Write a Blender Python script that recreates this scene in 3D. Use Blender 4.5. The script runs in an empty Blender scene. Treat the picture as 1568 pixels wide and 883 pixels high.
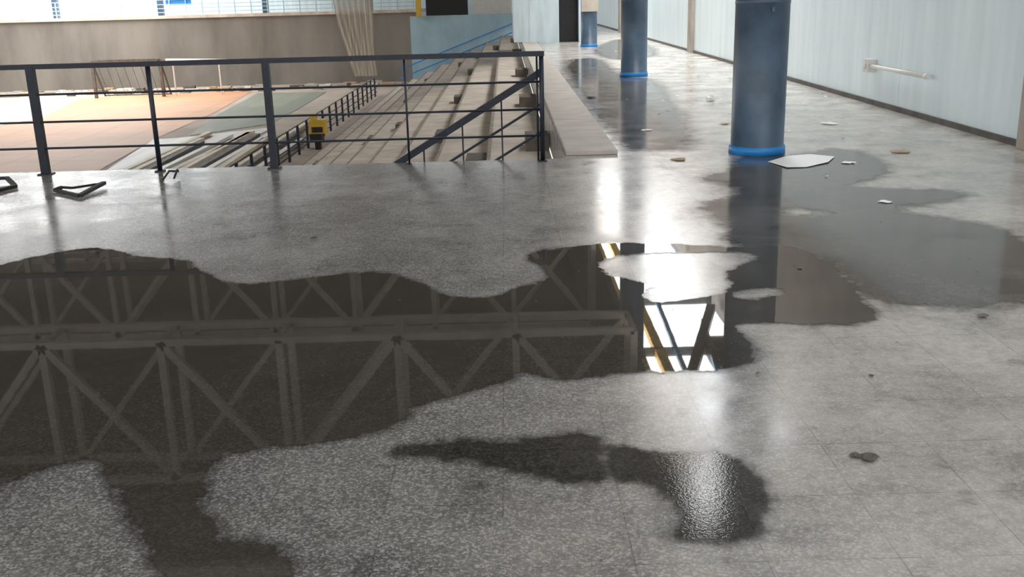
import bpy, bmesh, math, random
import numpy as np
from mathutils import Matrix, Vector
random.seed(4)
S=bpy.context.scene
S.view_settings.view_transform='Standard'
C=bpy.context.collection
# ---------------- camera
H=1.65; F=1530.0
M=Matrix.Rotation(math.radians(90-16.2),3,'X')@Matrix.Rotation(math.radians(-1.5),3,'Z')
cd=bpy.data.cameras.new('camera'); cam=bpy.data.objects.new('camera',cd); C.objects.link(cam)
cam.matrix_world=Matrix.Translation((0,0,H))@M.to_4x4()
cd.sensor_width=36; cd.lens=36*F/1568; cd.clip_end=500; cd.clip_start=.05
S.camera=cam
def pixel_to_plane(u,v,z=0.0):
    "image pixel u,v -> world x,y on the horizontal plane z"
    d=M@Vector(((u-784)/F,-(v-441.5)/F,-1)); t=(z-H)/d.z  # camera ray through the image pixel, cut by the plane
    return (t*d.x,t*d.y)
# ---------------- material helpers
def mat(name):
    m=bpy.data.materials.new(name); m.use_nodes=True
    nt=m.node_tree; b=nt.nodes['Principled BSDF']
    return m,nt,b
def nd(nt,t,**k):
    n=nt.nodes.new(t)
    for a,v in k.items(): setattr(n,a,v)
    return n
def pos(nt,scale=(1,1,1)):
    g=nd(nt,'ShaderNodeNewGeometry'); mp=nd(nt,'ShaderNodeMapping'); mp.inputs['Scale'].default_value=scale
    nt.links.new(g.outputs['Position'],mp.inputs['Vector']); return mp.outputs['Vector']
def noise(nt,vec,scale,detail=4,rough=.55,dist=0):
    n=nd(nt,'ShaderNodeTexNoise'); n.inputs['Scale'].default_value=scale; n.inputs['Detail'].default_value=detail
    n.inputs['Roughness'].default_value=rough; n.inputs['Distortion'].default_value=dist
    nt.links.new(vec,n.inputs['Vector']); return n.outputs['Fac']
def ramp(nt,fac,stops):
    r=nd(nt,'ShaderNodeValToRGB'); cr=r.color_ramp
    while len(cr.elements)<len(stops): cr.elements.new(.5)
    for e,(p,c) in zip(cr.elements,stops):
        e.position=p; e.color=(c[0],c[1],c[2],1) if not isinstance(c,(int,float)) else (c,c,c,1)
    nt.links.new(fac,r.inputs['Fac']); return r.outputs['Color']
def mix(nt,a,b,fac,mode='MIX'):
    n=nd(nt,'ShaderNodeMix',data_type='RGBA',blend_type=mode)
    for sock,val in ((n.inputs[6],a),(n.inputs[7],b),(n.inputs[0],fac)):
        if isinstance(val,bpy.types.NodeSocket): nt.links.new(val,sock)
        elif isinstance(val,(int,float)): sock.default_value=val
        else: sock.default_value=(*val,1)
    return n.outputs[2]
def math_(nt,op,a,b=0,c=None,clamp=False):
    n=nd(nt,'ShaderNodeMath',operation=op,use_clamp=clamp)
    for k,v in enumerate((a,b) if c is None else (a,b,c)):
        if isinstance(v,bpy.types.NodeSocket): nt.links.new(v,n.inputs[k])
        else: n.inputs[k].default_value=v
    return n.outputs[0]
def mrange(nt,v,a,b,c=0,d=1,smooth=True):
    n=nd(nt,'ShaderNodeMapRange'); n.interpolation_type='SMOOTHSTEP' if smooth else 'LINEAR'
    nt.links.new(v,n.inputs[0])
    for i,x in zip((1,2,3,4),(a,b,c,d)): n.inputs[i].default_value=x
    return n.outputs[0]
def paint(name,col,var=.15,scale=3,rough=.5,stretch=(1,1,1),dark=None,metal=0):
    m,nt,b=mat(name); v=pos(nt,stretch)
    n=noise(nt,v,scale,6,.6)
    d=dark or tuple(c*(1-var*2) for c in col)
    c=ramp(nt,n,[(.3,d),(.6,col),(.8,tuple(min(1,x*(1+var)) for x in col))])
    nt.links.new(c,b.inputs['Base Color']); b.inputs['Roughness'].default_value=rough; b.inputs['Metallic'].default_value=metal
    return m
def terrazzo(name,kind,halo=.12,edge=.02,wob=.05,strength=1.0):
    m,nt,b=mat(name); v=pos(nt); L=nt.links
    sp=nd(nt,'ShaderNodeTexVoronoi'); sp.inputs['Scale'].default_value=120; L.new(v,sp.inputs['Vector'])
    g=nd(nt,'ShaderNodeSeparateColor'); L.new(sp.outputs['Color'],g.inputs[0])
    speck=ramp(nt,g.outputs[0],[(0,.035),(.4,.09),(.65,.155),(.93,.33)])
    base=mix(nt,speck,(.13,.126,.12),.28)
    big=noise(nt,v,.45,5,.6,.5); mid=noise(nt,v,1.7,9,.7,.3); fine=noise(nt,v,16,6,.7)
    sx=nd(nt,'ShaderNodeSeparateXYZ'); L.new(v,sx.inputs[0])
    xr=mrange(nt,sx.outputs[0],-.6,2.2,0,.70)
    yr=mrange(nt,sx.outputs[1],4,10,0,.2)
    bg_=mrange(nt,big,.35,.7,0,.25)
    tot=math_(nt,'ADD',math_(nt,'ADD',xr,yr),bg_,clamp=True)
    tot=math_(nt,'MULTIPLY',tot,mrange(nt,mid,.3,.6,.55,.95))
    fr=mrange(nt,sx.outputs[1],7,14,0,1)
    dust_bright=mix(nt,(.55,.525,.49),(.66,.625,.58),fr)  # dust tone; floor brightness at right and far end is painted in here
    base=mix(nt,base,dust_bright,tot)
    base=mix(nt,base,ramp(nt,mid,[(.28,.66),(.46,.96),(.7,1.08)]),.9,'MULTIPLY')
    base=mix(nt,base,ramp(nt,fine,[(.33,.74),(.55,1.05)]),.7,'MULTIPLY')
    gs=noise(nt,v,5.5,3,.5); base=mix(nt,base,ramp(nt,gs,[(.27,.6),(.33,1.0)]),.7,'MULTIPLY')
    mp=nd(nt,'ShaderNodeMapping'); mp.inputs['Location'].default_value=(.05,.14,0); L.new(v,mp.inputs[0])
    br=nd(nt,'ShaderNodeTexBrick'); br.offset=0; br.squash=1
    for k,val in (('Scale',1),('Mortar Size',.0028),('Mortar Smooth',.4),('Brick Width',.4),('Row Height',.4)): br.inputs[k].default_value=val
    br.inputs['Color1'].default_value=(1,1,1,1); br.inputs['Color2'].default_value=(.9,.9,.9,1); br.inputs['Mortar'].default_value=(.5,.48,.46,1)
    L.new(mp.outputs[0],br.inputs[0])
    jf=mrange(nt,noise(nt,v,3.1,3,.6),.35,.65,.25,.8)
    base=mix(nt,base,br.outputs['Color'],jf,'MULTIPLY')
    if kind=='dry':
        L.new(base,b.inputs['Base Color'])
        L.new(mrange(nt,mid,.3,.7,.14,.27),b.inputs['Roughness'])
        b.inputs['IOR'].default_value=1.5
        bp=nd(nt,'ShaderNodeBump'); bp.inputs['Strength'].default_value=.12; bp.inputs['Distance'].default_value=.003
        L.new(g.outputs[0],bp.inputs['Height']); L.new(bp.outputs[0],b.inputs['Normal'])
        return m
    at=nd(nt,'ShaderNodeAttribute',attribute_name='sd')
    n1=noise(nt,v,7,6,.65); n0=noise(nt,v,30,5,.7)
    wobble=math_(nt,'ADD',math_(nt,'MULTIPLY',math_(nt,'SUBTRACT',n1,.5),wob*3),math_(nt,'MULTIPLY',math_(nt,'SUBTRACT',n0,.5),wob*1.3))
    sd=math_(nt,'ADD',at.outputs['Fac'],wobble)
    water=mrange(nt,sd,edge,-edge,0,strength)
    damp=mrange(nt,sd,halo,-.01,0,.5*strength)
    dm=nd(nt,'ShaderNodeBsdfPrincipled'); L.new(mix(nt,base,(.36,.35,.34),1,'MULTIPLY'),dm.inputs['Base Color']); dm.inputs['Roughness'].default_value=.16
    b.inputs['IOR'].default_value=1.36
    bp=nd(nt,'ShaderNodeBump'); bp.inputs['Distance'].default_value=.01
    if kind=='wet':
        L.new(mix(nt,mix(nt,base,(.22,.21,.195),.5),(.25,.238,.215),1,'MULTIPLY'),b.inputs['Base Color']); b.inputs['Roughness'].default_value=.018
        bp.inputs['Strength'].default_value=.02; L.new(noise(nt,v,2.0,2),bp.inputs['Height'])
    elif kind=='shallow':
        L.new(mix(nt,base,(.21,.205,.195),1,'MULTIPLY'),b.inputs['Base Color']); b.inputs['Roughness'].default_value=.05
        bp.inputs['Strength'].default_value=.2; bp.inputs['Distance'].default_value=.0018; L.new(noise(nt,v,110,2,.6),bp.inputs['Height'])
    else:
        L.new(mix(nt,base,(.25,.242,.235),1,'MULTIPLY'),b.inputs['Base Color'])
        L.new(mrange(nt,mid,.3,.7,.07,.16),b.inputs['Roughness'])
        bp.inputs['Strength'].default_value=.02; L.new(noise(nt,v,2.0,2),bp.inputs['Height'])
    L.new(bp.outputs[0],b.inputs['Normal'])
    tr=nd(nt,'ShaderNodeBsdfTransparent'); m1=nd(nt,'ShaderNodeMixShader'); m2=nd(nt,'ShaderNodeMixShader')
    L.new(damp,m1.inputs[0]); L.new(tr.outputs[0],m1.inputs[1]); L.new(dm.outputs[0],m1.inputs[2])
    L.new(water,m2.inputs[0]); L.new(m1.outputs[0],m2.inputs[1]); L.new(b.outputs[0],m2.inputs[2])
    L.new(m2.outputs[0],nt.nodes['Material Output'].inputs['Surface'])
    return m
M_dry=terrazzo('terrazzo_dry','dry')
M_wet=terrazzo('standing_water','wet',.06,.007,.05)
M_shal=terrazzo('shallow_water','shallow',.06,.02,.055)
M_damp=terrazzo('damp_terrazzo','damp',.15,.04,.13,.95)
M_far=terrazzo('far_water','damp',.3,.05,.2,1)
M_blue=paint('blue_column_paint',(.075,.12,.18),.2,2.5,.38)
M_rail=paint('dark_blue_rail_paint',(.012,.018,.035),.3,8,.45)
M_tape=paint('bright_blue_tape',(.02,.25,.66),.1,6,.4)
M_conc=paint('stand_concrete',(.57,.505,.43),.16,1.6,.85)
M_edge=paint('step_edge_shade',(.31,.27,.225),.2,4,.9)  # dark tone in place of shade along the tread edges
M_stepd=paint('step_shade_and_dark_frame',(.14,.12,.10),.2,4,.9)
M_curb=paint('curb_concrete',(.50,.46,.41),.12,2.5,.6)
M_wall=paint('pale_blue_sheet_wall',(.80,.91,.95),.05,1.2,.5,(.6,2.2,.25),dark=(.70,.82,.86))
M_upper=paint('weathered_upper_wall',(.32,.29,.26),.15,.8,.8)
M_booth=paint('pale_blue_booth',(.66,.78,.83),.1,1.5,.6,(2,2,.3))
M_teal=paint('faded_blue_wall',(.40,.58,.67),.12,.8,.7,(1,1,.5))
M_farc=paint('stained_concrete_wall',(.22,.20,.175),.15,.35,.9,(1,1,.3),dark=(.125,.112,.096))
M_court=paint('dusty_court_floor',(.40,.33,.27),.15,.35,.8)
M_white=paint('pale_mat',(.66,.64,.60),.15,.8,.5,(3,.2,1))
M_plank=paint('cream_plank',(.72,.62,.48),.15,1,.6)
M_dark=paint('black_rubber',(.012,.012,.013),.2,10,.5)
M_roof=paint('dark_roof_sheet',(.065,.058,.05),.15,1,.8)
M_truss=paint('truss_paint',(.56,.52,.46),.1,2,.6)
M_yel=paint('yellow_paint',(.75,.48,.05),.1,2,.5)
M_trim=paint('baseboard_grime',(.13,.12,.11),.25,4,.7)
M_pil=paint('pilaster_render',(.42,.38,.33),.12,2,.8)
M_pvc=paint('pvc_pipe',(.75,.74,.70),.05,5,.35)
M_paper=paint('white_paper',(.95,.97,.97),.01,5,.6)
M_rust=paint('dry_leaf_orange',(.52,.36,.20),.2,8,.8)
def tiled(name,col,col2,w,h):
    m,nt,b=mat(name); v=pos(nt); br=nd(nt,'ShaderNodeTexBrick'); br.offset=0
    for k,val in (('Scale',1),('Mortar Size',.05),('Brick Width',w),('Row Height',h)): br.inputs[k].default_value=val
    br.inputs['Color1'].default_value=(*col,1); br.inputs['Color2'].default_value=(*col2,1); br.inputs['Mortar'].default_value=(*[c*.8 for c in col],1)
    nt.links.new(v,br.inputs[0]); n=noise(nt,v,.3,6,.6)
    nt.links.new(mix(nt,br.outputs['Color'],ramp(nt,n,[(.3,(.75,.8,.85)),(.6,1.0)]),.7,'MULTIPLY'),b.inputs['Base Color']); b.inputs['Roughness'].default_value=.6
    return m
M_orange=tiled('orange_parquet',(.52,.25,.115),(.47,.235,.12),2,2)
M_green=tiled('green_grey_mat',(.20,.215,.15),(.15,.16,.115),1.0,9)
def emis(name,col,st):
    m,nt,b=mat(name); b.inputs['Base Color'].default_value=(.8,.8,.8,1)
    v=pos(nt); n=noise(nt,v,.8,3); c=ramp(nt,n,[(.3,tuple(x*.85 for x in col)),(.6,col)])
    nt.links.new(c,b.inputs['Emission Color']); b.inputs['Emission Strength'].default_value=st
    return m
M_sky=emis('translucent_skylight',(.99,.995,1),12.0)
M_glare=emis('added_glare_panel',(.99,.995,1),12.0)  # emission of the added panel, no known roof light
M_win=emis('daylit_window',(.95,.98,1),4)
# ---------------- mesh helpers
def newobj(name,bm,mats,parent=None,smooth=False):
    me=bpy.data.meshes.new(name); bm.normal_update(); bm.to_mesh(me); bm.free()
    for m in (mats if isinstance(mats,(list,tuple)) else [mats]): me.materials.append(m)
    if smooth:
        for p in me.polygons: p.use_smooth=True
    o=bpy.data.objects.new(name,me); C.objects.link(o)
    if parent: o.parent=parent
    return o
def box(bm,x0,x1,y0,y1,z0,z1,mi=0):
    vs=[bm.verts.new((x,y,z)) for x in(x0,x1) for y in(y0,y1) for z in(z0,z1)]
    for f in ((0,1,3,2),(4,6,7,5),(0,4,5,1),(2,3,7,6),(0,2,6,4),(1,5,7,3)):
        fc=bm.faces.new([vs[i] for i in f]); fc.material_index=mi
def bar(bm,a,b,w,h=None,mi=0,seg=4):
    a=Vector(a);b=Vector(b);d=(b-a).normalized(); up=Vector((0,0,1)) if abs(d.z)<.95 else Vector((0,1,0))
    s=d.cross(up).normalized(); t=s.cross(d).normalized(); h=h or w
    rings=[]
    for p in(a,b):
        r=[]
        for k in range(seg):
            an=2*math.pi*(k+.5)/seg; q=1.4142 if seg==4 else 1
            r.append(bm.verts.new(p+s*math.cos(an)*w/2*q+t*math.sin(an)*h/2*q))
        rings.append(r)
    for k in range(seg):
        f=bm.faces.new((rings[0][k],rings[0][(k+1)%seg],rings[1][(k+1)%seg],rings[1][k])); f.material_index=mi
        f.smooth=seg>4
    for r in rings:
        f=bm.faces.new(r if r is rings[1] else r[::-1]); f.material_index=mi
def boxobj(name,*a,m=None,parent=None,bev=0):
    bm=bmesh.new(); box(bm,*a)
    o=newobj(name,bm,m,parent)
    if bev:
        md=o.modifiers.new('bevel','BEVEL'); md.width=bev; md.segments=2
    return o
def empty(name,loc=(0,0,0)):
    e=bpy.data.objects.new(name,None); e.location=loc; C.objects.link(e); return e
EY=10.58   # edge of terrace
WX=5.42    # right wall plane
# ---------------- floor
bm=bmesh.new()
box(bm,-16,WX,-5,EY,-.45,0); box(bm,.6,WX,EY,72,-.45,0)
newobj('floor',bm,M_dry)
boxobj('floor_court',-46,-.5,EY+.2,71,-3.8,-3.6,m=M_court)
def chaikin(pts,n=2):
    P=[Vector(p) for p in pts]
    for _ in range(n):
        Q=[]
        for i in range(len(P)):
            a=P[i];b=P[(i+1)%len(P)]; Q+= [a*.75+b*.25,a*.25+b*.75]
        P=Q
    return P
def flat(name,outer,mt,z,h=.01):
    bm=bmesh.new(); vs=[bm.verts.new((x,y,z)) for x,y in outer]; f=bm.faces.new(vs); bm.normal_update()
    if f.normal.z<0: f.normal_flip()
    bmesh.ops.triangulate(bm,faces=[f]); return newobj(name,bm,mt)
# ---------------- puddles: sheets carrying a signed-distance attribute
def puddle(name,outer,holes,mt,z,margin,step,xmax=WX-.04,smooth=1,xmin=-9):
    loops=[np.array([(p.x,p.y) for p in chaikin(o,smooth)]) for o in [outer]+holes]
    allp=loops[0]; x0,y0=allp.min(0)-margin; x1,y1=allp.max(0)+margin
    x1=min(x1,xmax); x0=max(x0,xmin)
    if x0<.65 and y1>EY: y1=EY-.01
    xs=np.arange(x0,x1+step*.5,step); ys=np.arange(y0,y1+step*.5,step); xs[-1]=min(xs[-1],x1); ys[-1]=min(ys[-1],y1)
    X,Y=np.meshgrid(xs,ys); PX=X.ravel(); PY=Y.ravel()
    d=np.full(PX.shape,1e9); inside=np.zeros(PX.shape,bool)
    for lp in loops:
        A=lp; B=np.roll(lp,-1,0)
        for (ax,ay),(bx,by) in zip(A,B):
            ex,ey=bx-ax,by-ay; L2=ex*ex+ey*ey+1e-12
            t=np.clip(((PX-ax)*ex+(PY-ay)*ey)/L2,0,1)
            d=np.minimum(d,np.hypot(PX-ax-t*ex,PY-ay-t*ey))
            c=((ay>PY)!=(by>PY)); xi=ax+(PY-ay)*ex/(ey if abs(ey)>1e-12 else 1e-12)
            inside^=(c&(PX<xi))
    sd=np.where(inside,-d,d)
    nx,ny=len(xs),len(ys); keep=sd<margin
    idx=np.arange(nx*ny).reshape(ny,nx)
    q=np.stack([idx[:-1,:-1],idx[:-1,1:],idx[1:,1:],idx[1:,:-1]],-1).reshape(-1,4)
    q=q[keep[q].any(1)]
    used=np.unique(q); remap=-np.ones(nx*ny,int); remap[used]=np.arange(len(used))
    me=bpy.data.meshes.new(name)
    me.from_pydata(np.stack([PX[used],PY[used],np.zeros(len(used))],1).tolist(),[],remap[q].tolist())
    a=me.attributes.new('sd','FLOAT','POINT'); a.data.foreach_set('value',sd[used].astype(np.float32))
    me.materials.append(mt); o=bpy.data.objects.new(name,me); C.objects.link(o); o.location.z=z
    return o
P1=[(-160,440),(-60,425),(-10,408),(60,392),(140,378),(185,385),(215,395),(290,398),(300,415),(340,430),(370,437),(430,432),(480,425),(560,417),(600,418),(640,432),(665,448),(700,456),(735,459),(770,452),(790,442),(830,432),(843,420),(835,408),(805,398),(815,386),(870,380),(930,372),(1060,375),(1130,380),(1200,375),(1250,390),(1290,420),(1325,465),(1345,485),(1310,497),(1250,497),(1180,492),(1120,495),(1145,520),(1155,545),(1140,560),(1090,568),(1030,570),(960,570),(900,577),(865,582),(820,574),(800,564),(780,585),(720,598),(650,618),(625,630),(610,652),(560,665),(480,680),(400,685),(340,690),(328,705),(310,740),(318,765),(283,766),(335,800),(320,835),(370,825),(420,840),(450,860),(440,900),(240,900),(238,840),(200,800),(205,775),(165,740),(160,700),(110,704),(50,725),(-60,760),(-160,790)]
I1=[(930,393),(1000,387),(1090,386),(1150,385),(1165,395),(1135,408),(1110,418),(1120,430),(1118,446),(1080,456),(1040,462),(990,465),(985,450),(1000,436),(960,430),(930,420),(912,408)]
I2=[(1120,444),(1190,440),(1207,450),(1165,460),(1125,459)]
P2=[(605,690),(640,680),(720,675),(760,680),(850,668),(910,663),(915,700),(925,735),(880,738),(800,725),(760,710),(700,700),(620,700)]
P3=[(930,690),(950,683),(985,690),(1010,695),(1050,695),(1100,692),(1140,715),(1160,735),(1185,760),(1165,775),(1165,810),(1130,825),(1050,828),(1035,820),(1050,800),(1030,770),(1000,740),(935,735)]
P4=[(1080,270),(1128,262),(1132,238),(1210,240),(1300,225),(1360,255),(1350,270),(1300,280),(1310,288),(1470,293),(1475,300),(1440,310),(1370,315),(1380,325),(1450,335),(1530,350),(1568,370),(1640,400),(1640,455),(1480,470),(1400,465),(1330,458),(1290,415),(1240,392),(1200,380),(1130,382),(1110,340),(1070,310),(1140,300),(1130,285),(1080,276)]
I4=[(1195,320),(1230,317),(1275,325),(1260,333),(1200,330)]
P5=[(868,92),(915,88),(950,120),(1000,120),(1040,180),(1055,228),(1000,228),(960,228),(930,195),(905,160),(885,130)]
P6=[(910,75),(950,58),(985,66),(1010,84),(960,92),(925,88)]
sv=lambda L:[pixel_to_plane(*p) for p in L]
puddle('water_puddle',sv(P1),[sv(I1),sv(I2)],M_wet,.004,.22,.03)
puddle('water_puddle',sv(P2),[],M_shal,.0048,.14,.02)
puddle('water_puddle',sv(P3),[],M_shal,.0056,.14,.02)
puddle('damp_patch',sv(P4),[sv(I4)],M_damp,.0025,.45,.05)
puddle('water_puddle',sv(P5),[],M_far,.004,.5,.08,xmin=1.2)
puddle('water_puddle',sv(P6),[],M_far,.005,.5,.12,xmin=1.2)
# ---------------- right wall
WALL_H=6.3
bm=bmesh.new(); box(bm,WX,WX+.25,-5,72,-.3,2.45,0); box(bm,WX,WX+.25,8,72,2.45,WALL_H,1)
newobj('wall_right',bm,[M_wall,M_upper])
boxobj('baseboard_right',WX-.03,WX,-5,72,0,.07,m=M_trim)
for i,(y0,y1) in enumerate([(9.75,10.45),(29.5,30.1),(48,48.6)]):
    boxobj('trim_%d'%(i+1),WX-.10,WX,y0,y1,0,WALL_H,m=M_pil,bev=.01)
bm=bmesh.new()
for y in [2.4,6.2,14.0,18.0,22,26,34,38,42]: box(bm,WX-.004,WX,y,y+.02,.07,2.45)
box(bm,WX-.04,WX,-5,72,2.4,2.5)
newobj('trim_4',bm,M_wall)
e=empty('wall_pipe')
bm=bmesh.new(); bar(bm,(WX-.09,12.9,.56),(WX-.09,14.9,.56),.06,seg=14)
bar(bm,(WX-.09,12.84,.56),(WX-.09,12.92,.56),.075,seg=14); bar(bm,(WX-.09,14.3,.56),(WX-.001,14.3,.56),.03,seg=10)
newobj('pipe',bm,M_pvc,e)
bm=bmesh.new(); box(bm,WX-.14,WX-.002,14.9,15.1,.47,.66); bar(bm,(WX-.14,15.0,.56),(WX-.16,15,.56),.09,seg=12)
o=newobj('junction_box',bm,M_pvc,e); md=o.modifiers.new('b','BEVEL'); md.width=.015; md.segments=2
# ---------------- columns
def lathe(bm,prof,seg=48,mi=0):
    rings=[[bm.verts.new((r*math.cos(2*math.pi*k/seg),r*math.sin(2*math.pi*k/seg),z)) for k in range(seg)] for r,z in prof]
    for a,b in zip(rings,rings[1:]):
        for k in range(seg):
            f=bm.faces.new((a[k],a[(k+1)%seg],b[(k+1)%seg],b[k])); f.material_index=mi; f.smooth=True
cols=[pixel_to_plane(1168,240),pixel_to_plane(973,118),pixel_to_plane(903,72)]
for i,(x,y) in enumerate(cols):
    y+=.27; R=.275
    e=empty('steel_column',(x,y,0))
    bm=bmesh.new(); lathe(bm,[(R+.012,0),(R+.012,.012),(R,.016),(R,1.53),(R+.004,1.535),(R+.004,1.56),(R,1.565),(R,WALL_H-.12),(R+.05,WALL_H-.12),(R+.05,WALL_H-.005)])
    newobj('shaft',bm,M_blue,e)
    bm=bmesh.new(); lathe(bm,[(R+.001,.005),(R+.02,.006),(R+.014,.09),(R+.001,.092)]); newobj('base_tape',bm,M_tape,e)
    if i==2:
        bm=bmesh.new(); box(bm,-.28,.28,-.36,-.27,1.15,1.7); newobj('notice_box',bm,M_conc,e)
    if i==0:
        bm=bmesh.new(); box(bm,.02,.05,-.295,-.265,1.45,1.5); newobj('bracket',bm,M_blue,e)
# ---------------- ledge + stands
bm=bmesh.new()
for k in range(17): box(bm,.62,1.18,10.75+k*2.9,10.75+k*2.9+2.88,.001,.05)
o=newobj('ledge_curb',bm,M_curb); md=o.modifiers.new('b','BEVEL'); md.width=.008; md.segments=2
N=8; TR=.88; RI=.4; x0=.59
e=empty('concrete_bleachers')
bm=bmesh.new(); bn=bmesh.new(); bk=bmesh.new()
for i in range(1,N+1):
    xr=x0-(i-1)*TR; xl=x0-i*TR; z=-RI*i-(.06 if i==1 else 0)
    box(bm,xl,xr,EY+.22,60,-3.6,z)
    box(bn,xl-.012,xl+.04,EY+.22,60,z-.11,z+.006)  # dark strips added to part the treads, where shadows leave no line
    for y in (14,20,28,39,50):
        yy=y+i*.25
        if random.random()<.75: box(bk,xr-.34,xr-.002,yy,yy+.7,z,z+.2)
newobj('steps',bm,M_conc,e); newobj('edge_strips',bn,M_edge,e); newobj('aisle_blocks',bk,[M_stepd],e)  # aisle blocks coloured dark to paint in their shaded front faces
boxobj('wall_terrace',-16,.6,EY-.2,EY-.001,-3.8,-.45,m=M_farc)
# ---------------- terrace railing
e=empty('terrace_railing')
bm=bmesh.new(); yr=10.42
px=[pixel_to_plane(60,271)[0],pixel_to_plane(240,265)[0],pixel_to_plane(415,262)[0],pixel_to_plane(625,256)[0],pixel_to_plane(832,250)[0]]
for x in [-14.6,-13.1,-11.6,-10.1,-8.6,-7.1]: bar(bm,(x,yr,0),(x,yr,1.1),.07)
for k,x in enumerate(px):
    w=[.075,.05,.07,.022,.05][k]
    bar(bm,(x,yr,0),(x,yr,1.1),w,seg=10 if w<.06 else 4)
    box(bm,x-w*.9,x+w*.9,yr-w*.9,yr+w*.9,0,.012)
bar(bm,(px[4]-.045,yr+.05,0),(px[4]-.045,yr+.05,1.1),.022,seg=8)
bar(bm,(-16,yr,1.1),(px[4]+.03,yr,1.1),.065,.05)
for z in (.82,.54,.27): bar(bm,(-16,yr,z),(px[4],yr,z),.024,seg=8)
newobj('rails',bm,M_rail,e)
e=empty('stair_handrail')
bm=bmesh.new(); xx=px[4]; yh=EY+.08
bar(bm,(xx,yh,.9),(xx-1.75,yh,-.14),.07)
for dz in (.33,.62): bar(bm,(xx,yh,.9-dz),(xx-1.75,yh,-.14-dz),.028,seg=8)
for k in range(1,5):
    x=xx-k*.42; zt=.9-k*.42*.595
    bar(bm,(x,yh,zt),(x,yh,-.8),.018,seg=8)
bar(bm,(xx,yh,-.4),(xx,yh,.95),.03,seg=8)
newobj('rails',bm,M_rail,e)
# ---------------- bottom railing along bleachers
e=empty('court_railing'); bm=bmesh.new()
xb=-7.55
for y in [14+1.7*k for k in range(27)]:
    bar(bm,(xb,y,-3.6),(xb,y,-2.55),.08)
for z in (-2.55,-2.85,-3.15,-3.4): bar(bm,(xb,14,z),(xb,59,z),.045,seg=8)
newobj('rails',bm,M_rail,e)
e=empty('yellow_speaker'); bm=bmesh.new()
box(bm,-7.35,-6.75,37.2,37.7,-3.0,-2.5,0); box(bm,-7.25,-6.85,37.17,37.2,-2.95,-2.75,1); box(bm,-7.35,-6.9,37.15,37.7,-3.3,-3.0,1);box(bm,-7.2,-7.0,37.3,37.6,-3.6,-3.3,1); box(bm,-7.3,-7.1,37.25,37.6,-2.5,-2.35,0)
newobj('cabinet',bm,[M_yel,M_dark],e)
# ---------------- court markings / mats
zc=-3.6
sc=lambda L:[pixel_to_plane(u,v,zc) for u,v in L]
flat('orange_parquet',sc([(120,152),(250,143),(388,139),(330,172),(235,214),(150,262),(-60,290),(-60,205),(60,182)]),M_orange,zc+.012)
flat('pale_floor_patch',sc([(-60,158),(0,152),(120,152),(60,182),(-60,202)]),M_white,zc+.012)
flat('green_mat',sc([(395,143),(500,141),(460,165),(415,190),(290,208),(335,175)]),M_green,zc+.016)
flat('pale_mat_sheet',sc([(235,214),(270,212),(420,195),(330,240),(280,262),(150,270)]),M_white,zc+.02)
e=empty('plank_stack'); bm=bmesh.new()
for k in range(12):
    x=-12.6+k*.40; y0=30+random.uniform(-1,1); y1=42+random.uniform(-3,5)
    sk=random.uniform(-.25,.25)
    bar(bm,(x,y0,zc+.12),(x+sk,y1,zc+.12),.22,.12,mi=[0,0,1,2][k%4])
newobj('planks',bm,[M_plank,M_trim,M_white],e)
e=empty('goal_frame'); bm=bmesh.new()
gx0,gx1=pixel_to_plane(220,133,zc)[0],pixel_to_plane(303,133,zc)[0]; gy=62
for x in(gx0,gx1): bar(bm,(x,gy,zc),(x,gy,zc+2.2),.16); bar(bm,(x,gy,zc+2.2),(x,gy+1.4,zc),.08)
bar(bm,(gx0,gy,zc+2.2),(gx1,gy,zc+2.2),.16); bar(bm,(gx0,gy+1.4,zc+.05),(gx1,gy+1.4,zc+.05),.06)
for k in range(8):
    t=gx0+(gx1-gx0)*(k+.5)/8; bar(bm,(t,gy,zc+2.2),(t,gy+1.4,zc),.02)
newobj('frame',bm,M_stepd,e)
e=empty('white_barrier')
bm=bmesh.new(); bar(bm,(gx1+.2,62.5,-1.5),(gx1+3.9,62.5,-1.6),.25,seg=10)
for x in (gx1+.6,gx1+3.4): bar(bm,(x,62.5,zc),(x,62.5,-1.6),.08)
newobj('pole',bm,M_pvc,e)
bm=bmesh.new()
for k in range(130):
    x=random.uniform(-33,-7.9); y=random.uniform(63.8,67.8) ; s=random.uniform(.15,.5)
    box(bm,x,x+s*random.uniform(1,2.5),y,y+s,zc,zc+s*random.uniform(.1,.6),random.choice([0,1,1,1,2,3]))
newobj('debris_pile',bm,[M_pvc,M_pil,M_stepd,M_rust])
# ---------------- far gallery
YF=69
boxobj('wall_far_lower',-46,-5.6,YF,YF+.4,-3.8,.9,m=M_farc)
boxobj('floor_gallery',-46,-5.6,YF-.15,YF+5,.9,1.1,m=M_conc)
boxobj('wall_far_upper',-46,WX,YF+5,YF+5.3,-.3,12,m=M_booth)
for k in range(9):
    x=-44+k*5.2
    bm=bmesh.new(); box(bm,x,x+4.2,YF+4.9,YF+4.98,4.4,8,0)
    for j in range(5): box(bm,x+j*1.05-.04,x+j*1.05+.04,YF+4.84,YF+4.9,4.4,8,1)
    for z in(4.4,6.2,7.95): box(bm,x-.04,x+4.24,YF+4.84,YF+4.9,z,z+.08,1)
    newobj('window_%d'%(k+1),bm,[M_win,M_booth])
e=empty('gallery_railing'); bm=bmesh.new()
for k in range(38): bar(bm,(-46+k*1.08,YF+.1,1.1),(-46+k*1.08,YF+.1,2.1),.06)
for z in(1.3,1.55,1.8,2.1): bar(bm,(-46,YF+.1,z),(-5.6,YF+.1,z),.05)
newobj('rails',bm,M_teal,e)
boxobj('banner',-22.5,-20.8,YF+.16,YF+.2,1.75,2.15,m=M_tape,parent=e)
e=empty('gallery_post')
bm=bmesh.new()
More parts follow.
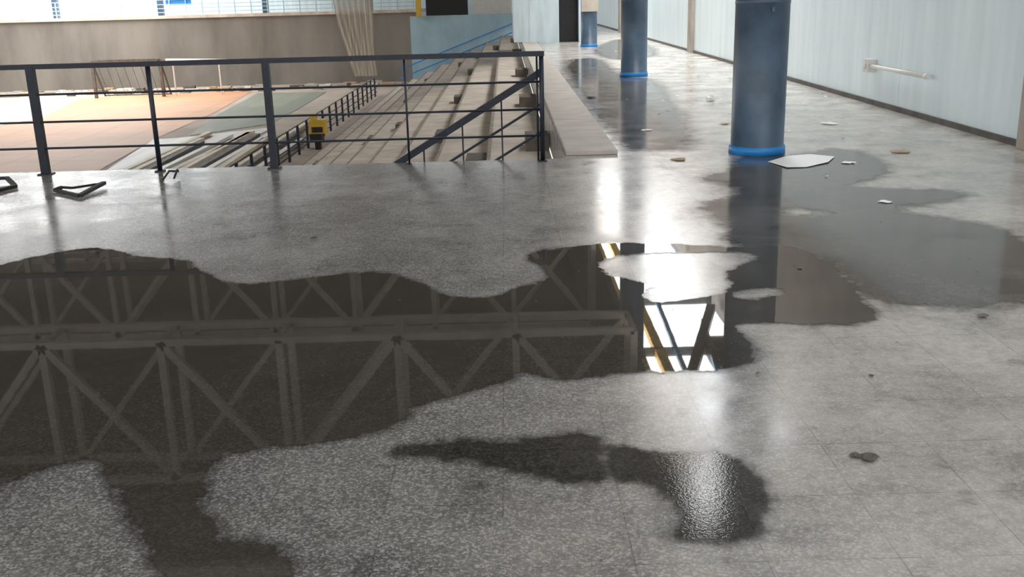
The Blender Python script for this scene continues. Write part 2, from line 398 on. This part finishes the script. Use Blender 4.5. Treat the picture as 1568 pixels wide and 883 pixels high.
for k in range(6): bar(bm,(-44+k*7,YF+.6,1.1),(-44+k*7,YF+.6,9.3),.35)
newobj('posts',bm,M_blue,e)
boxobj('wall_end_blue',-5.6,.6,61,61.4,-3.8,.75,m=M_teal)
boxobj('floor_end',-5.6,.6,61.4,74,-.1,.0,m=M_pil)
e=empty('end_barrier'); bm=bmesh.new()
box(bm,-5.2,-4.9,60.7,60.95,.75,2.0,2); box(bm,-4.7,-2.2,62,62.2,0.75,2.0,1); box(bm,-1.9,.4,62,62.2,.0,1.7,0)
for z in(-1.4,-.9,-.4): bar(bm,(-6.4,60.5,z-1.9),(.4,60.5,z+.6),.06,mi=3)
newobj('panels',bm,[M_pvc,M_dark,M_yel,M_tape],e)
e=empty('kiosk_booth')
bx0=pixel_to_plane(787,66)[0]; bx1=pixel_to_plane(890,64)[0]; by=pixel_to_plane(830,66)[1]; dxx=pixel_to_plane(856,65)[0]
bm=bmesh.new(); box(bm,1.22,dxx,by,by+5,.0,3.2); box(bm,bx0,1.22,by,by+5,.051,3.2); box(bm,bx1-.1,bx1,by,by+5,0,3.2); box(bm,dxx,bx1-.1,by,by+5,2.2,3.2)
box(bm,.9,.94,by-.012,by,.06,3.2)
newobj('shell',bm,M_booth,e)
boxobj('doorway',dxx,bx1-.1,by+.5,by+.6,0.0,2.2,m=M_dark,parent=e)
def netmat():
    m,nt,b=mat('faded_net_fabric'); v=pos(nt,(5,1,.12)); n=noise(nt,v,2.4,4)
    nt.links.new(ramp(nt,n,[(.3,(.46,.40,.32)),(.7,(.74,.68,.58))]),b.inputs['Base Color'])
    nt.links.new(ramp(nt,n,[(.3,.6),(.6,.88)]),b.inputs['Alpha']); b.inputs['Roughness'].default_value=.9; return m
bm=bmesh.new(); nn=40
for k in range(nn+1):
    t=k/nn
    row=[]
    for z,xa,w in ((6,-9.2,2.3),(1.9,-9.1,2.1),(.5,-8.9,1.9),(-.8,-8.55,1.5),(-2.2,-8.2,1.25)):
        row.append(bm.verts.new((xa+t*w,55+.04*math.sin(k*1.1+z*.3),z)))
    if k:
        for a,b_,c_,d_ in zip(prev,row,row[1:],prev[1:]): bm.faces.new((a,b_,c_,d_))
    prev=row
newobj('hanging_net',bm,netmat(),smooth=True)
# ---------------- roof + trusses
boxobj('ceiling',-36,2.7,2,80,9.6,9.8,m=M_roof)
bm=bmesh.new(); box(bm,2.62,2.78,14,72,WALL_H-.35,9.6); newobj('wall_fascia',bm,M_roof)
e=empty('corridor_skylight'); bm=bmesh.new()
box(bm,2.8,WX,17,46,WALL_H+.25,WALL_H+.3); box(bm,3.0,3.75,14.7,16.3,WALL_H+.25,WALL_H+.3); newobj('panel',bm,M_sky,e)
bm=bmesh.new()
box(bm,2.7,WX+.3,14,17,WALL_H+.31,WALL_H+.4,3); box(bm,3.8,WX,14,17,WALL_H+.2,WALL_H+.3,3); box(bm,2.8,WX,16.35,17,WALL_H+.1,WALL_H+.22,3)
for k in range(8): box(bm,2.8,WX,18+k*4,18.12+k*4,WALL_H,WALL_H+.2,2)
box(bm,2.9,3.0,17,46,WALL_H-.05,WALL_H+.2,0); box(bm,3.3,3.52,17,46,WALL_H,WALL_H+.2,0)
bar(bm,(3.2,18,WALL_H),(5.2,25,WALL_H),.22,mi=2); bar(bm,(3.7,19,WALL_H),(3.9,26,WALL_H),.1,mi=1); bar(bm,(4.2,18,WALL_H),(4.8,24,WALL_H),.1,mi=1); box(bm,4.5,5.1,20.5,22.5,WALL_H-.1,WALL_H+.2,2)
newobj('frame',bm,[M_yel,M_tape,M_dark,M_roof],e)
boxobj('ceiling_end',2.7,WX+.3,46,74,WALL_H,WALL_H+.15,m=M_roof)
e=empty('hall_glare_panel'); bm=bmesh.new()
box(bm,-34,-21.5,49,73,9.5,9.58)  # unseen glowing panel, added for left floor glare and a brighter court
newobj('panel',bm,M_glare,e)
bm=bmesh.new()
for k in range(6): box(bm,-34,-21.5,49+k*4,49.2+k*4,9.4,9.5)
newobj('frame',bm,M_roof,e)
def truss(y,zb=5.15,zt=8.3,sp=2.5,x1=2.55):
    e=empty('roof_truss'); bm=bmesh.new()
    for dy in(0,1.1):
        for z in(zb,zt): bar(bm,(-35,y+dy,z),(x1,y+dy,z),.15)
        x=x1; k=0
        while x>-35:
            bar(bm,(x,y+dy,zb),(x,y+dy,zt),.15)
            if x-sp>-35:
                if dy==0: bar(bm,(x-sp,y,zb),(x,y,zt),.15) if (k%3!=2) else bar(bm,(x,y,zb),(x-sp,y,zt),.15)
                else: bar(bm,(x,y+dy,zb),(x-sp,y+dy,zt),.12)
            if dy==0: bar(bm,(x,y,zb),(x,y+1.1,zb),.1)
            x-=sp; k+=1
    newobj('members',bm,M_truss,e)
for y in(10,20,30,40,50,60): truss(y)
# ---------------- small things
sx=lambda u,v:pixel_to_plane(u,v)
bm=bmesh.new()
q=[sx(1176,249),sx(1205,258),sx(1235,257),sx(1268,250),sx(1278,241),sx(1240,238),sx(1205,240)]
vs=[bm.verts.new((a,b,.008+.004*(k%2))) for k,(a,b) in enumerate(q)]; f=bm.faces.new(vs)
r=bmesh.ops.extrude_face_region(bm,geom=[f]); bmesh.ops.translate(bm,verts=[g for g in r['geom'] if isinstance(g,bmesh.types.BMVert)],vec=(0,0,.003))
bmesh.ops.recalc_face_normals(bm,faces=bm.faces)
newobj('paper_sheet',bm,M_paper)
bm=bmesh.new(); a=Vector((*sx(84,294),.02)); a2=Vector((*sx(96,293),.04)); b=Vector((*sx(122,303),.02)); c=Vector((*sx(160,286),.04)); d=Vector((*sx(112,294),.04))
bar(bm,a,b,.03,.03);bar(bm,b,c,.045,.03);bar(bm,a,a2,.05,.03);bar(bm,a2,d,.025,.02);bar(bm,d,Vector((*sx(150,288),.04)),.02,.02)
newobj('broken_chair_bracket',bm,M_dark)
bm=bmesh.new(); a=Vector((*sx(-10,296),.02)); b=Vector((*sx(24,288),.02)); bar(bm,a,b,.05,.03); c=Vector((*sx(12,280),.05)); bar(bm,b,c,.04,.03); bar(bm,c,Vector((*sx(-10,281),.05)),.03,.03)
newobj('broken_chair_bracket',bm,M_dark)
bm=bmesh.new(); a=Vector((*sx(250,278),.02))
pts=[a+Vector((.0,0,0)),a+Vector((.02,.15,.06)),a+Vector((.06,.3,.03)),a+Vector((.1,.16,.07)),a+Vector((.11,0,.01))]
for s,t in zip(pts,pts[1:]): bar(bm,s,t,.02,seg=6)
newobj('wire_scrap',bm,M_dark)
def scrap(name,u,v,s,mt,h=.3):
    bm=bmesh.new(); bmesh.ops.create_icosphere(bm,subdivisions=2,radius=1)
    for w in bm.verts:
        w.co*=random.uniform(.5,1.35); w.co.x*=s*random.uniform(.9,1.2); w.co.y*=s; w.co.z=max(w.co.z,-.3)*s*h
    o=newobj(name,bm,mt); x,y=sx(u,v); o.location=(x,y,.3*s*h+.008); o.rotation_euler.z=random.uniform(0,3)
scrap('crumpled_paper',1088,155,.07,M_paper,1.0)
for u,v,s in [(1270,190,.09),(1300,250,.06),(1355,310,.05),(1140,190,.06),(990,200,.06)]: scrap('paper_scrap',u,v,s,M_paper,.12)
for u,v,s in [(1040,245,.09),(1380,233,.10),(1110,190,.07),(1165,172,.08)]: scrap('dry_leaf',u,v,s,M_rust,.05)
for u,v,s in [(1330,703,.03),(1310,700,.02),(1505,485,.025),(1335,577,.012),(905,150,.07),(1225,412,.015),(480,365,.02),(1160,573,.01)]: scrap('dirt_clump',u,v,s,M_trim,.25)
bm=bmesh.new()
for k in range(75):
    y=random.uniform(9,34); x=random.uniform(1.4,5.25); s=random.uniform(.012,.04)*(1 if y<14 else 1.3)
    an=random.uniform(0,3.14); n=random.choice([3,4,5]); mi=random.choice([0,0,1,2,2,3])
    vs=[bm.verts.new((x+s*random.uniform(.6,1.3)*math.cos(an+6.283*j/n),y+s*random.uniform(.6,1.3)*math.sin(an+6.283*j/n),.008+random.uniform(0,.01))) for j in range(n)]
    f=bm.faces.new(vs); f.material_index=mi
    f.normal_update()
    if f.normal.z<0: f.normal_flip()
for k in range(60):
    y=random.uniform(2.2,9); x=random.uniform(-1.5,4.5); s=random.uniform(.003,.009)
    an=random.uniform(0,3.14)
    vs=[bm.verts.new((x+s*math.cos(an+6.283*j/5)*random.uniform(.6,1.4),y+s*math.sin(an+6.283*j/5),.007)) for j in range(5)]
    f=bm.faces.new(vs); f.material_index=2; f.normal_update()
    if f.normal.z<0: f.normal_flip()
newobj('floor_litter',bm,[M_paper,M_rust,M_trim,M_pil])
# ---------------- world light
w=bpy.data.worlds.new('World'); S.world=w; w.use_nodes=True
bg=w.node_tree.nodes['Background']; bg.inputs[0].default_value=(1,.99,.975,1); bg.inputs[1].default_value=1.45
